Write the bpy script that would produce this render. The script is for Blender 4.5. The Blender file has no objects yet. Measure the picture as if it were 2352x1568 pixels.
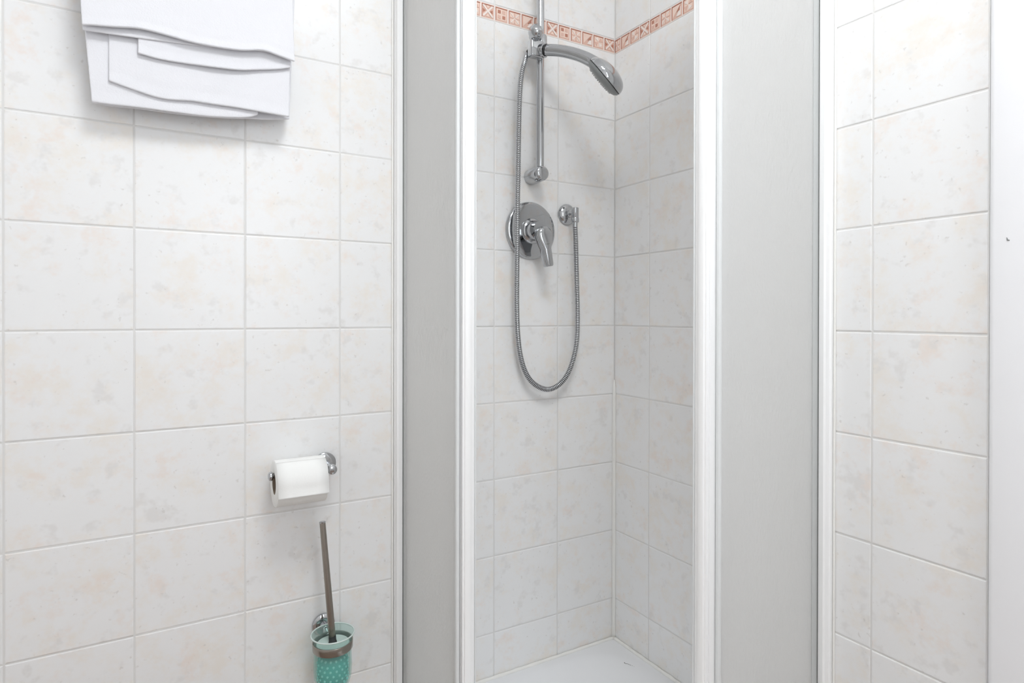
import bpy, bmesh, math, random
from mathutils import Vector, Matrix

# ------------------------------------------------------------------ camera, world, lights, exposure
scene = bpy.context.scene
col = scene.collection
ZR = 1.05                      # height of the tile joint that lies at eye level
F, CX, CY = 1418.628, 1176.0, 728.404     # focal length and optical centre, in pixels of a 2352x1568 frame
CAM = Vector((-1.1740, -1.4176, 0.0314 + ZR))
YAW, PITCH, ROLL = 0.5272, -0.0040, 0.0015
fw = Vector((math.sin(YAW) * math.cos(PITCH), math.cos(YAW) * math.cos(PITCH), math.sin(PITCH)))
rt = Vector((math.cos(YAW), -math.sin(YAW), 0.0))
up = rt.cross(fw)
rt, up = math.cos(ROLL) * rt + math.sin(ROLL) * up, -math.sin(ROLL) * rt + math.cos(ROLL) * up
cam_data = bpy.data.cameras.new('camera')
cam_data.sensor_fit = 'HORIZONTAL'
cam_data.sensor_width = 36.0
cam_data.lens = F * 36.0 / 2352.0
cam_data.shift_y = -(784.0 - CY) / 2352.0
cam_data.clip_start = 0.02
camera = bpy.data.objects.new('camera', cam_data)
m = Matrix((rt, up, -fw)).transposed().to_4x4()
m.translation = CAM
camera.matrix_world = m
col.objects.link(camera)
scene.camera = camera

scene.view_settings.view_transform = 'Standard'
scene.view_settings.look = 'None'
scene.view_settings.gamma = 1.0
scene.view_settings.use_curve_mapping = False
scene.view_settings.exposure = -1.21

world = bpy.data.worlds.new('world')
scene.world = world
world.use_nodes = True
world.node_tree.nodes['Background'].inputs['Color'].default_value = (0.90, 0.95, 1.0, 1)
world.node_tree.nodes['Background'].inputs['Strength'].default_value = 8.0

scene.cycles.use_denoising = True
scene.cycles.use_adaptive_sampling = True
scene.cycles.adaptive_threshold = 0.07
scene.cycles.adaptive_min_samples = 16
scene.cycles.use_light_tree = False
scene.cycles.max_bounces = 9
scene.cycles.diffuse_bounces = 6
scene.cycles.glossy_bounces = 4
scene.cycles.transmission_bounces = 6
scene.cycles.caustics_reflective = False
scene.cycles.caustics_refractive = False
scene.cycles.sample_clamp_indirect = 6.0

LAMP_POWER = 46.0              # emission strength of the opal ceiling lamp
ROOM_X, ROOM_Y, ROOM_Z = -2.15, -2.35, 2.50
LAMP = Vector((-0.84, -1.22, ROOM_Z))


# window opening in the wall behind the photographer
WX0, WX1, WZ0, WZ1 = -1.15, -0.30, 0.95, 2.15
def window_portal():
    l = bpy.data.lights.new('window_daylight', 'AREA')
    l.shape = 'RECTANGLE'
    l.size, l.size_y = WX1 - WX0, WZ1 - WZ0
    l.cycles.is_portal = True
    o = bpy.data.objects.new('window_daylight', l)
    o.location = ((WX0 + WX1) / 2, ROOM_Y - 0.11, (WZ0 + WZ1) / 2)
    o.rotation_euler = (math.pi / 2, 0, 0)
    col.objects.link(o)
window_portal()

# ------------------------------------------------------------------ helpers
R = random.Random(7)

def at(px, py, p, n):
    """point where the sight line of a photo pixel meets the plane through p with normal n"""
    d = rt * ((px - CX) / F) - up * ((py - CY) / F) + fw
    n = Vector(n)
    return CAM + d * ((Vector(p) - CAM).dot(n) / d.dot(n))

def atY(px, py, y):
    return at(px, py, (0, y, 0), (0, 1, 0))

def atX(px, py, x):
    return at(px, py, (x, 0, 0), (1, 0, 0))

def mesh_obj(name, verts, faces, mat, parent=None, smooth=False, mats=None, fmat=None):
    me = bpy.data.meshes.new(name)
    me.from_pydata([tuple(v) for v in verts], [], faces)
    for mm in (mats or [mat]):
        me.materials.append(mm)
    if fmat:
        me.polygons.foreach_set('material_index', fmat)
    if smooth:
        me.polygons.foreach_set('use_smooth', [True] * len(me.polygons))
    me.update()
    o = bpy.data.objects.new(name, me)
    col.objects.link(o)
    if parent is not None:
        o.parent = parent
        o.matrix_parent_inverse = world_of(parent).inverted()
    return o

def world_of(o):
    return Matrix.Translation(o.location) @ o.rotation_euler.to_matrix().to_4x4() if o.parent is None else o.matrix_world

def bm_obj(name, bm, mat, parent=None, smooth=False, angle=None):
    bmesh.ops.recalc_face_normals(bm, faces=bm.faces[:])
    me = bpy.data.meshes.new(name)
    bm.to_mesh(me)
    bm.free()
    me.materials.append(mat)
    if smooth:
        me.polygons.foreach_set('use_smooth', [True] * len(me.polygons))
        if angle:
            me.set_sharp_from_angle(angle=math.radians(angle))
    o = bpy.data.objects.new(name, me)
    col.objects.link(o)
    if parent is not None:
        o.parent = parent
        o.matrix_parent_inverse = world_of(parent).inverted()
    return o

def box(bm, a, b, bevel=0.0, seg=2):
    x0, x1 = sorted((a[0], b[0])); y0, y1 = sorted((a[1], b[1])); z0, z1 = sorted((a[2], b[2]))
    vs = [bm.verts.new(v) for v in ((x0, y0, z0), (x1, y0, z0), (x1, y1, z0), (x0, y1, z0),
                                    (x0, y0, z1), (x1, y0, z1), (x1, y1, z1), (x0, y1, z1))]
    fs = [bm.faces.new([vs[i] for i in f]) for f in
          ((0, 3, 2, 1), (4, 5, 6, 7), (0, 1, 5, 4), (1, 2, 6, 5), (2, 3, 7, 6), (3, 0, 4, 7))]
    if bevel:
        es = list({e for f in fs for e in f.edges})
        bmesh.ops.bevel(bm, geom=es, offset=bevel, segments=seg, profile=0.5, affect='EDGES')
    return bm

def frame_of(axis):
    a = Vector(axis).normalized()
    h = Vector((0, 0, 1)) if abs(a.z) < 0.9 else Vector((1, 0, 0))
    u = a.cross(h).normalized()
    return a, u, u.cross(a).normalized()

def lathe(bm, origin, axis, profile, seg=40):
    """profile: list of (distance along the axis, radius)"""
    o = Vector(origin)
    a, u, v = frame_of(axis)
    rings = []
    for d, r in profile:
        if r < 1e-6:
            rings.append([bm.verts.new(o + a * d)])
        else:
            rings.append([bm.verts.new(o + a * d + (u * math.cos(t) + v * math.sin(t)) * r)
                          for t in [2 * math.pi * k / seg for k in range(seg)]])
    for A, B in zip(rings, rings[1:]):
        for k in range(seg):
            k2 = (k + 1) % seg
            if len(A) == 1 and len(B) == 1:
                continue
            if len(A) == 1:
                bm.faces.new((A[0], B[k], B[k2]))
            elif len(B) == 1:
                bm.faces.new((A[k], B[0], A[k2]))
            else:
                bm.faces.new((A[k], B[k], B[k2], A[k2]))
    return bm

def catmull(pts, n):
    out = []
    P = [Vector(p) for p in pts]
    P = [P[0] * 2 - P[1]] + P + [P[-1] * 2 - P[-2]]
    for i in range(1, len(P) - 2):
        a, b, c, d = P[i - 1:i + 3]
        for k in range(n):
            t = k / n
            out.append(0.5 * (2 * b + (c - a) * t + (2 * a - 5 * b + 4 * c - d) * t * t + (3 * b - a - 3 * c + d) * t ** 3))
    out.append(P[-2].copy())
    return out

def resample(pts, step):
    out = [pts[0].copy()]
    acc = 0.0
    for a, b in zip(pts, pts[1:]):
        L = (b - a).length
        d = step - acc
        while d <= L:
            out.append(a.lerp(b, d / L))
            d += step
        acc = L - (d - step)
    return out

def tube(bm, pts, radii, seg=16, caps=True, side=None, squash=None):
    """sweep a circle (or an ellipse: squash = list of factors along 'side') along pts"""
    n = len(pts)
    if not hasattr(radii, '__len__'):
        radii = [radii] * n
    prev_u = None
    rings = []
    for i in range(n):
        t = (pts[min(i + 1, n - 1)] - pts[max(i - 1, 0)]).normalized()
        if prev_u is None:
            u = Vector(side) if side is not None else frame_of(t)[1]
        else:
            u = prev_u
        u = (u - t * u.dot(t)).normalized()
        prev_u = u
        v = t.cross(u)
        sq = squash[i] if squash else 1.0
        rings.append([bm.verts.new(pts[i] + (u * (math.cos(a) * sq) + v * math.sin(a)) * radii[i])
                      for a in [2 * math.pi * k / seg for k in range(seg)]])
    for A, B in zip(rings, rings[1:]):
        for k in range(seg):
            bm.faces.new((A[k], A[(k + 1) % seg], B[(k + 1) % seg], B[k]))
    if caps:
        bm.faces.new(rings[0][::-1])
        bm.faces.new(rings[-1])
    return bm

def prism(bm, poly, z0, z1):
    """vertical extrusion of an XY outline"""
    A = [bm.verts.new((x, y, z0)) for x, y in poly]
    B = [bm.verts.new((x, y, z1)) for x, y in poly]
    n = len(poly)
    for k in range(n):
        bm.faces.new((A[k], A[(k + 1) % n], B[(k + 1) % n], B[k]))
    bm.faces.new(A[::-1])
    bm.faces.new(B)
    return bm

def thing(name, label, cat, loc, group=None):
    o = bpy.data.objects.new(name, None)
    o.empty_display_size = 0.05
    o.location = loc
    col.objects.link(o)
    return tag(o, label, cat, group)

def tag(o, label, cat, group=None):
    o['label'] = label
    o['category'] = cat
    if group:
        o['group'] = group
    return o

def structure(o, label=None):
    o['kind'] = 'structure'
    if label:
        o['label'] = label
    return o

# ------------------------------------------------------------------ materials
def srgb(r, g, b):
    f = lambda c: (c / 255 / 12.92) if c / 255 <= 0.04045 else ((c / 255 + 0.055) / 1.055) ** 2.4
    return (f(r), f(g), f(b), 1.0)

def mat(name, color, rough=0.5, metal=0.0, spec=0.5, bump=None, transmission=0.0, ior=1.45, coat=0.0, emit=None):
    ma = bpy.data.materials.new(name)
    ma.use_nodes = True
    nt = ma.node_tree
    b = nt.nodes['Principled BSDF']
    b.inputs['Base Color'].default_value = color
    b.inputs['Roughness'].default_value = rough
    b.inputs['Metallic'].default_value = metal
    b.inputs['Specular IOR Level'].default_value = spec
    b.inputs['Transmission Weight'].default_value = transmission
    b.inputs['IOR'].default_value = ior
    b.inputs['Coat Weight'].default_value = coat
    if emit:
        b.inputs['Emission Color'].default_value = emit[0]
        b.inputs['Emission Strength'].default_value = emit[1]
    if bump:
        scale, strength, dist = bump
        tc = nt.nodes.new('ShaderNodeTexCoord')
        no = nt.nodes.new('ShaderNodeTexNoise')
        no.inputs['Scale'].default_value = scale
        no.inputs['Detail'].default_value = 4
        bp = nt.nodes.new('ShaderNodeBump')
        bp.inputs['Strength'].default_value = strength
        bp.inputs['Distance'].default_value = dist
        nt.links.new(tc.outputs['Object'], no.inputs['Vector'])
        nt.links.new(no.outputs['Fac'], bp.inputs['Height'])
        nt.links.new(bp.outputs['Normal'], b.inputs['Normal'])
    return ma

def tile_material():
    """glazed cream tile: cloudy beige and pink blotches, fine grey flecks; every tile has its own pattern"""
    ma = bpy.data.materials.new('glazed_cream_tile')
    ma.use_nodes = True
    nt = ma.node_tree
    N, L = nt.nodes, nt.links
    b = N['Principled BSDF']
    b.inputs['Roughness'].default_value = 0.28
    b.inputs['Specular IOR Level'].default_value = 0.45
    tc = N.new('ShaderNodeTexCoord'); oi = N.new('ShaderNodeObjectInfo')
    mul = N.new('ShaderNodeVectorMath'); mul.operation = 'MULTIPLY_ADD'
    comb = N.new('ShaderNodeCombineXYZ')
    for i, k in enumerate((37.0, 71.0, 13.0)):
        mm = N.new('ShaderNodeMath'); mm.operation = 'MULTIPLY'; mm.inputs[1].default_value = k
        L.new(oi.outputs['Random'], mm.inputs[0]); L.new(mm.outputs[0], comb.inputs[i])
    mul.inputs[1].default_value = (1, 1, 1)
    L.new(tc.outputs['Object'], mul.inputs[0]); L.new(comb.outputs[0], mul.inputs[2])
    vec = mul.outputs[0]
    def noise(scale, detail, rough=0.6, off=0.0):
        n = N.new('ShaderNodeTexNoise')
        n.inputs['Scale'].default_value = scale
        n.inputs['Detail'].default_value = detail
        n.inputs['Roughness'].default_value = rough
        a = N.new('ShaderNodeVectorMath'); a.inputs[1].default_value = (off, off * 1.7, off * 0.6)
        L.new(vec, a.inputs[0]); L.new(a.outputs[0], n.inputs['Vector'])
        return n.outputs['Fac']
    def ramp(fac, p0, p1):
        r = N.new('ShaderNodeMapRange')
        r.interpolation_type = 'SMOOTHSTEP'
        r.inputs['From Min'].default_value = p0
        r.inputs['From Max'].default_value = p1
        L.new(fac, r.inputs['Value'])
        return r.outputs['Result']
    def mix(fac, a, bcol, amount):
        x = N.new('ShaderNodeMix'); x.data_type = 'RGBA'
        s = N.new('ShaderNodeMath'); s.operation = 'MULTIPLY'; s.inputs[1].default_value = amount
        L.new(fac, s.inputs[0]); L.new(s.outputs[0], x.inputs['Factor'])
        if isinstance(a, tuple): x.inputs['A'].default_value = a
        else: L.new(a, x.inputs['A'])
        x.inputs['B'].default_value = bcol
        return x.outputs['Result']
    c = mix(ramp(noise(13, 4.5, 0.7), 0.46, 0.70), srgb(241, 241, 241), srgb(240, 234, 226), 0.8)
    c = mix(ramp(noise(15, 4, 0.68, 5.0), 0.53, 0.74), c, srgb(240, 226, 216), 0.6)
    c = mix(ramp(noise(26, 3, 0.6, 9.0), 0.56, 0.72), c, srgb(228, 226, 224), 0.6)
    c = mix(ramp(noise(95, 2, 0.55, 14.0), 0.665, 0.77), c, srgb(210, 206, 202), 0.5)
    L.new(c, b.inputs['Base Color'])
    bp = N.new('ShaderNodeBump'); bp.inputs['Strength'].default_value = 0.12; bp.inputs['Distance'].default_value = 0.002
    L.new(noise(14, 1.5, 0.5, 3.0), bp.inputs['Height'])
    L.new(bp.outputs['Normal'], b.inputs['Normal'])
    return ma

def frosted_material():
    """textured translucent shower pane with a vertical rain pattern"""
    ma = bpy.data.materials.new('frosted_shower_pane')
    ma.use_nodes = True
    nt = ma.node_tree
    N, L = nt.nodes, nt.links
    b = N['Principled BSDF']
    b.inputs['Base Color'].default_value = srgb(244, 244, 243)
    b.inputs['Roughness'].default_value = 0.42
    b.inputs['Specular IOR Level'].default_value = 0.35
    tr = N.new('ShaderNodeBsdfTranslucent')
    tr.inputs['Color'].default_value = srgb(250, 250, 249)
    ms = N.new('ShaderNodeMixShader'); ms.inputs['Fac'].default_value = 0.6
    tc = N.new('ShaderNodeTexCoord')
    mp = N.new('ShaderNodeMapping'); mp.inputs['Scale'].default_value = (1, 1, 0.55)
    vo = N.new('ShaderNodeTexVoronoi'); vo.inputs['Scale'].default_value = 190
    no = N.new('ShaderNodeTexNoise'); no.inputs['Scale'].default_value = 260; no.inputs['Detail'].default_value = 2
    ad = N.new('ShaderNodeMath'); ad.operation = 'ADD'
    bp = N.new('ShaderNodeBump'); bp.inputs['Strength'].default_value = 0.25; bp.inputs['Distance'].default_value = 0.002
    L.new(tc.outputs['Object'], mp.inputs['Vector'])
    L.new(mp.outputs[0], vo.inputs['Vector']); L.new(mp.outputs[0], no.inputs['Vector'])
    L.new(vo.outputs['Distance'], ad.inputs[0]); L.new(no.outputs['Fac'], ad.inputs[1])
    L.new(ad.outputs[0], bp.inputs['Height'])
    L.new(bp.outputs['Normal'], b.inputs['Normal']); L.new(bp.outputs['Normal'], tr.inputs['Normal'])
    L.new(b.outputs[0], ms.inputs[1]); L.new(tr.outputs[0], ms.inputs[2])
    L.new(ms.outputs[0], N['Material Output'].inputs['Surface'])
    return ma

def clear_material():
    """the smooth inner face and the edges of the patterned panes"""
    ma = bpy.data.materials.new('clear_pane_face')
    ma.use_nodes = True
    N, L = ma.node_tree.nodes, ma.node_tree.links
    b = N['Principled BSDF']; b.inputs['Roughness'].default_value = 0.1
    tp = N.new('ShaderNodeBsdfTransparent'); tp.inputs['Color'].default_value = srgb(252, 252, 252)
    ms = N.new('ShaderNodeMixShader'); ms.inputs['Fac'].default_value = 0.95
    L.new(b.outputs[0], ms.inputs[1]); L.new(tp.outputs[0], ms.inputs[2])
    L.new(ms.outputs[0], N['Material Output'].inputs['Surface'])
    return ma

def cup_material():
    """satin glass: partly see-through, partly milky"""
    ma = mat('satin_cup_glass', srgb(226, 236, 233), 0.25, bump=(50, 0.05, 0.002))
    nt = ma.node_tree
    N, L = nt.nodes, nt.links
    tr = N.new('ShaderNodeBsdfTranslucent'); tr.inputs['Color'].default_value = srgb(224, 240, 236)
    tp = N.new('ShaderNodeBsdfTransparent'); tp.inputs['Color'].default_value = srgb(240, 250, 248)
    m1 = N.new('ShaderNodeMixShader'); m1.inputs['Fac'].default_value = 0.5
    m2 = N.new('ShaderNodeMixShader'); m2.inputs['Fac'].default_value = 0.80
    L.new(N['Principled BSDF'].outputs[0], m1.inputs[1]); L.new(tr.outputs[0], m1.inputs[2])
    L.new(m1.outputs[0], m2.inputs[1]); L.new(tp.outputs[0], m2.inputs[2])
    L.new(m2.outputs[0], N['Material Output'].inputs['Surface'])
    return ma

def floor_material():
    ma = bpy.data.materials.new('terracotta_floor_tile')
    ma.use_nodes = True
    nt = ma.node_tree
    N, L = nt.nodes, nt.links
    b = N['Principled BSDF']; b.inputs['Roughness'].default_value = 0.35
    tc = N.new('ShaderNodeTexCoord'); br = N.new('ShaderNodeTexBrick')
    br.offset = 0.0
    br.inputs['Scale'].default_value = 1.0
    br.inputs['Brick Width'].default_value = 0.3
    br.inputs['Row Height'].default_value = 0.3
    br.inputs['Mortar Size'].default_value = 0.003
    br.inputs['Color1'].default_value = srgb(160, 142, 130)
    br.inputs['Color2'].default_value = srgb(150, 132, 121)
    br.inputs['Mortar'].default_value = srgb(150, 135, 120)
    L.new(tc.outputs['Object'], br.inputs['Vector']); L.new(br.outputs['Color'], b.inputs['Base Color'])
    return ma

def cloth_material():
    ma = mat('white_terry_cloth', srgb(232, 232, 236), 0.95, spec=0.1)
    nt = ma.node_tree
    N, L = nt.nodes, nt.links
    b = N['Principled BSDF']
    b.inputs['Sheen Weight'].default_value = 0.25
    tc = N.new('ShaderNodeTexCoord')
    a = N.new('ShaderNodeTexNoise'); a.inputs['Scale'].default_value = 420; a.inputs['Detail'].default_value = 3
    c = N.new('ShaderNodeTexNoise'); c.inputs['Scale'].default_value = 22; c.inputs['Detail'].default_value = 3
    s = N.new('ShaderNodeMath'); s.operation = 'MULTIPLY_ADD'; s.inputs[1].default_value = 0.35
    bp = N.new('ShaderNodeBump'); bp.inputs['Strength'].default_value = 0.4; bp.inputs['Distance'].default_value = 0.004
    L.new(tc.outputs['Object'], a.inputs['Vector']); L.new(tc.outputs['Object'], c.inputs['Vector'])
    L.new(a.outputs['Fac'], s.inputs[0]); L.new(c.outputs['Fac'], s.inputs[2])
    L.new(s.outputs[0], bp.inputs['Height']); L.new(bp.outputs['Normal'], b.inputs['Normal'])
    return ma

M = {
    'tile': tile_material(),
    'grout': mat('pale_grout', srgb(228, 227, 225), 0.9, bump=(120, 0.2, 0.002)),
    'frost': frosted_material(),
    'clear': clear_material(),
    'floor': floor_material(),
    'cloth': cloth_material(),
    'paint': mat('white_wall_paint', srgb(245, 245, 244), 0.8),
    'ceiling': mat('white_ceiling_paint', srgb(250, 250, 250), 0.9),
    'lacquer': mat('white_door_lacquer', srgb(240, 240, 242), 0.35, bump=(30, 0.03, 0.002)),
    'alu': mat('white_powder_coated_aluminium', srgb(252, 252, 252), 0.3, bump=(400, 0.02, 0.001)),
    'seal': mat('grey_glazing_gasket', srgb(120, 122, 120), 0.6, bump=(200, 0.1, 0.001)),
    'strip': mat('grey_profile_leg_strip', srgb(196, 198, 197), 0.5, bump=(220, 0.3, 0.002)),
    'softseal': mat('translucent_edge_seal', srgb(228, 230, 230), 0.4, bump=(200, 0.05, 0.001)),
    'silicone': mat('white_silicone', srgb(240, 239, 235), 0.45, bump=(90, 0.15, 0.002)),
    'ceramic': mat('white_sanitary_acrylic', srgb(236, 237, 239), 0.16, coat=0.3, bump=(6, 0.02, 0.004)),
    'chrome': mat('polished_chrome', (0.52, 0.53, 0.545, 1), 0.06, 1.0, bump=(8, 0.01, 0.002)),
    'satin': mat('satin_chrome', (0.42, 0.42, 0.42, 1), 0.28, 1.0, bump=(30, 0.02, 0.002)),
    'groove_shade': mat('hose_groove_shade', (0.10, 0.10, 0.105, 1), 0.35, 1.0, bump=(30, 0.02, 0.002)),  # shade between the hose ribs, put into a darker metal colour
    'nickel': mat('brushed_nickel', (0.34, 0.31, 0.275, 1), 0.22, 1.0, bump=(40, 0.02, 0.002)),
    'plastic': mat('grey_spray_plate', srgb(140, 143, 142), 0.35, bump=(60, 0.05, 0.002)),
    'black': mat('dark_rubber', srgb(52, 52, 52), 0.5, bump=(60, 0.05, 0.002)),
    'paper': mat('tissue_paper', srgb(243, 243, 241), 0.95, spec=0.1, bump=(300, 0.15, 0.001)),
    'card': mat('grey_cardboard', srgb(150, 135, 120), 0.9, bump=(200, 0.1, 0.001)),
    'glass': cup_material(),
    'lip': mat('polished_glass_lip', srgb(206, 218, 214), 0.12, bump=(20, 0.02, 0.001)),
    'teal': mat('teal_bristles', srgb(0, 176, 168), 0.5, bump=(90, 0.2, 0.002)),
    'palteal': mat('pale_teal_bristle_tips', srgb(160, 240, 236), 0.5, bump=(90, 0.1, 0.002)),
    'mint': mat('pale_mint_plastic', srgb(196, 214, 208), 0.4, bump=(90, 0.05, 0.002)),
    'ink': mat('grey_printed_logo', srgb(120, 122, 116), 0.5, bump=(90, 0.02, 0.001)),
    'salmon': mat('salmon_glaze', srgb(240, 214, 200), 0.35, bump=(90, 0.3, 0.003)),
    'rust': mat('rust_glaze', srgb(226, 188, 172), 0.4, bump=(90, 0.3, 0.003)),
    'brick': mat('brick_glaze_line', srgb(188, 130, 110), 0.4, bump=(90, 0.3, 0.003)),
    'blush': mat('blush_glaze', srgb(243, 231, 224), 0.35, bump=(90, 0.2, 0.003)),
    'opal': mat('opal_lamp_glass', srgb(255, 252, 246), 0.4, emit=((0.95, 0.978, 1.0, 1), LAMP_POWER), bump=(20, 0.01, 0.001)),
    'pane': mat('clear_window_glass', (1, 1, 1, 1), 0.0, transmission=1.0, ior=1.0, bump=(2, 0.0, 0.001)),
    'wood': mat('brown_stained_wood', srgb(120, 84, 58), 0.45, bump=(12, 0.1, 0.004)),
}

# ------------------------------------------------------------------ room shell
def slab(name, a, b, m_, bev=0.0):
    bm = bmesh.new()
    box(bm, a, b, bev)
    return structure(bm_obj(name, bm, m_))

TS = 0.0012                    # how far the joints lie behind the tile faces
wall_left = slab('wall_left', (ROOM_X - 0.1, TS, -0.1), (0.12, 0.12, ROOM_Z + 0.1), M['grout'])
wall_right = structure(bm_obj('wall_right', (lambda bm: (box(bm, (TS, -0.940, -0.1), (0.12, TS, ROOM_Z + 0.1)),
                                                         box(bm, (TS, ROOM_Y - 0.1, -0.1), (0.12, -1.86, ROOM_Z + 0.1)),
                                                         box(bm, (TS, -1.86, 2.08), (0.12, -0.940, ROOM_Z + 0.1))) and bm)(bmesh.new()), M['grout']))
floor = slab('floor', (ROOM_X - 0.1, ROOM_Y - 0.1, -0.1), (0.12, 0.12, 0.0), M['floor'])
ceiling = slab('ceiling', (ROOM_X - 0.1, ROOM_Y - 0.1, ROOM_Z), (0.12, 0.12, ROOM_Z + 0.1), M['ceiling'])
wall_side = slab('wall_side', (ROOM_X - 0.1, ROOM_Y - 0.1, -0.1), (ROOM_X, TS, ROOM_Z + 0.1), M['paint'])
bm = bmesh.new()
for a, b in (((ROOM_X, -0.1), (WX0, ROOM_Z + 0.1)), ((WX1, -0.1), (0.12, ROOM_Z + 0.1)),
             ((WX0, -0.1), (WX1, WZ0)), ((WX0, WZ1), (WX1, ROOM_Z + 0.1))):
    box(bm, (a[0], ROOM_Y - 0.12, a[1]), (b[0], ROOM_Y, b[1]))
wall_front = structure(bm_obj('wall_front', bm, M['paint']))

# window behind the photographer (only its light and its reflections reach the picture)
bm = bmesh.new()
for a, b in (((WX0, WZ0), (WX0 + 0.05, WZ1)), ((WX1 - 0.05, WZ0), (WX1, WZ1)),
             ((WX0 + 0.05, WZ0), (WX1 - 0.05, WZ0 + 0.05)), ((WX0 + 0.05, WZ1 - 0.05), (WX1 - 0.05, WZ1))):
    box(bm, (a[0], ROOM_Y - 0.10, a[1]), (b[0], ROOM_Y - 0.04, b[1]), 0.003)
window = structure(bm_obj('window_1', bm, M['lacquer']), 'white framed window')

# door in the right wall with its casing
bm = bmesh.new()
box(bm, (0.045, -1.855, 0.008), (0.085, -0.985, 2.04), 0.002)
door = structure(bm_obj('door_1', bm, M['lacquer']), 'white lacquered door')
CE = 0.9495
bm = bmesh.new()
pr = [(0.0, -0.940), (0.0, -CE + 0.0035), (-0.012, -CE)]
poly = [(0.10, -0.941), (0.004, -0.941), (0.0, -CE + 0.002)]
for k in range(7):
    a_ = math.pi / 2 * k / 6
    poly.append((-0.018 - 0.009 * math.sin(a_), -CE - 0.009 * (1 - math.cos(a_))))
poly += [(-0.027, -1.05), (-0.020, -1.06), (0.10, -1.06)]
poly = [(x, y) for x, y in poly]
prism(bm, poly[::-1], 0.0, 2.09)
trim = structure(bm_obj('trim_1', bm, M['lacquer'], smooth=True, angle=35), 'white door casing beside the tiled wall')
bm = bmesh.new()
sp = at(2315, 551, (-0.0272, 0, 0), (1, 0, 0))
prev = None
tube(bm, [sp + Vector((0.0001, 0.0015, 0.004)), sp + Vector((-0.0002, 0.0005, 0.0)), sp + Vector((0, -0.0022, -0.0006))], [0.0005, 0.0011, 0.0006], 8)
bm_obj('scuff_mark', bm, M['seal'], trim, True)

# ------------------------------------------------------------------ wall tiles, each one its own piece
P = 0.2007
H = 0.2
G = 0.0026

def tile_mesh(w, h, d=0.008, be=0.0022):
    bm = bmesh.new()
    box(bm, (-w / 2, 0.0, -h / 2), (w / 2, d, h / 2))
    es = [e for e in bm.edges if all(abs(v.co.y) < 1e-6 for v in e.verts)]
    bmesh.ops.bevel(bm, geom=es, offset=be, segments=2, profile=0.6, affect='EDGES')
    bmesh.ops.recalc_face_normals(bm, faces=bm.faces[:])
    me = bpy.data.meshes.new('tile')
    bm.to_mesh(me); bm.free()
    me.materials.append(M['tile'])
    return me

TM = {}
def lay_tile(parent, side, a0, a1, z0, z1):
    w, h = (a1 - a0) - G, (z1 - z0) - G
    if w < 0.006 or h < 0.006:
        return
    key = (round(w, 4), round(h, 4))
    if key not in TM:
        TM[key] = tile_mesh(w, h)
    o = bpy.data.objects.new('tile', TM[key])
    j = lambda s: R.uniform(-s, s)
    ac, zc = (a0 + a1) / 2, (z0 + z1) / 2
    off = j(0.00035)
    if side == 'left':
        o.location = (-ac, off, zc)
        o.rotation_euler = (j(0.0015), 0, j(0.0015))
    else:
        o.location = (off, -ac, zc)
        o.rotation_euler = (0, j(0.0015), -math.pi / 2 + j(0.0015))
    col.objects.link(o)
    o.parent = parent

rows = [0.0] + [ZR + H * k for k in range(-5, 5)]
STRIP0, STRIP1 = ZR + 0.7965, ZR + 0.8385
rows[-1] = STRIP0
row_spans = list(zip(rows, rows[1:])) + [(STRIP1, STRIP1 + H), (STRIP1 + H, STRIP1 + 2 * H), (STRIP1 + 2 * H, ROOM_Z)]
left_cols = [0.0] + [0.2015 + P * k for k in range(11)]
left_cols = [c for c in left_cols if c < -ROOM_X - 0.01] + [-ROOM_X]
right_cols = [0.0] + [0.1465 + 0.2018 * k for k in range(4)] + [0.940]
for z0, z1 in row_spans:
    z1 = min(z1, ROOM_Z)
    for a0, a1 in zip(left_cols, left_cols[1:]):
        lay_tile(wall_left, 'left', a0, a1, z0, z1)
    for a0, a1 in zip(right_cols, right_cols[1:]):
        lay_tile(wall_right, 'right', a0, a1, z0, z1)

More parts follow.
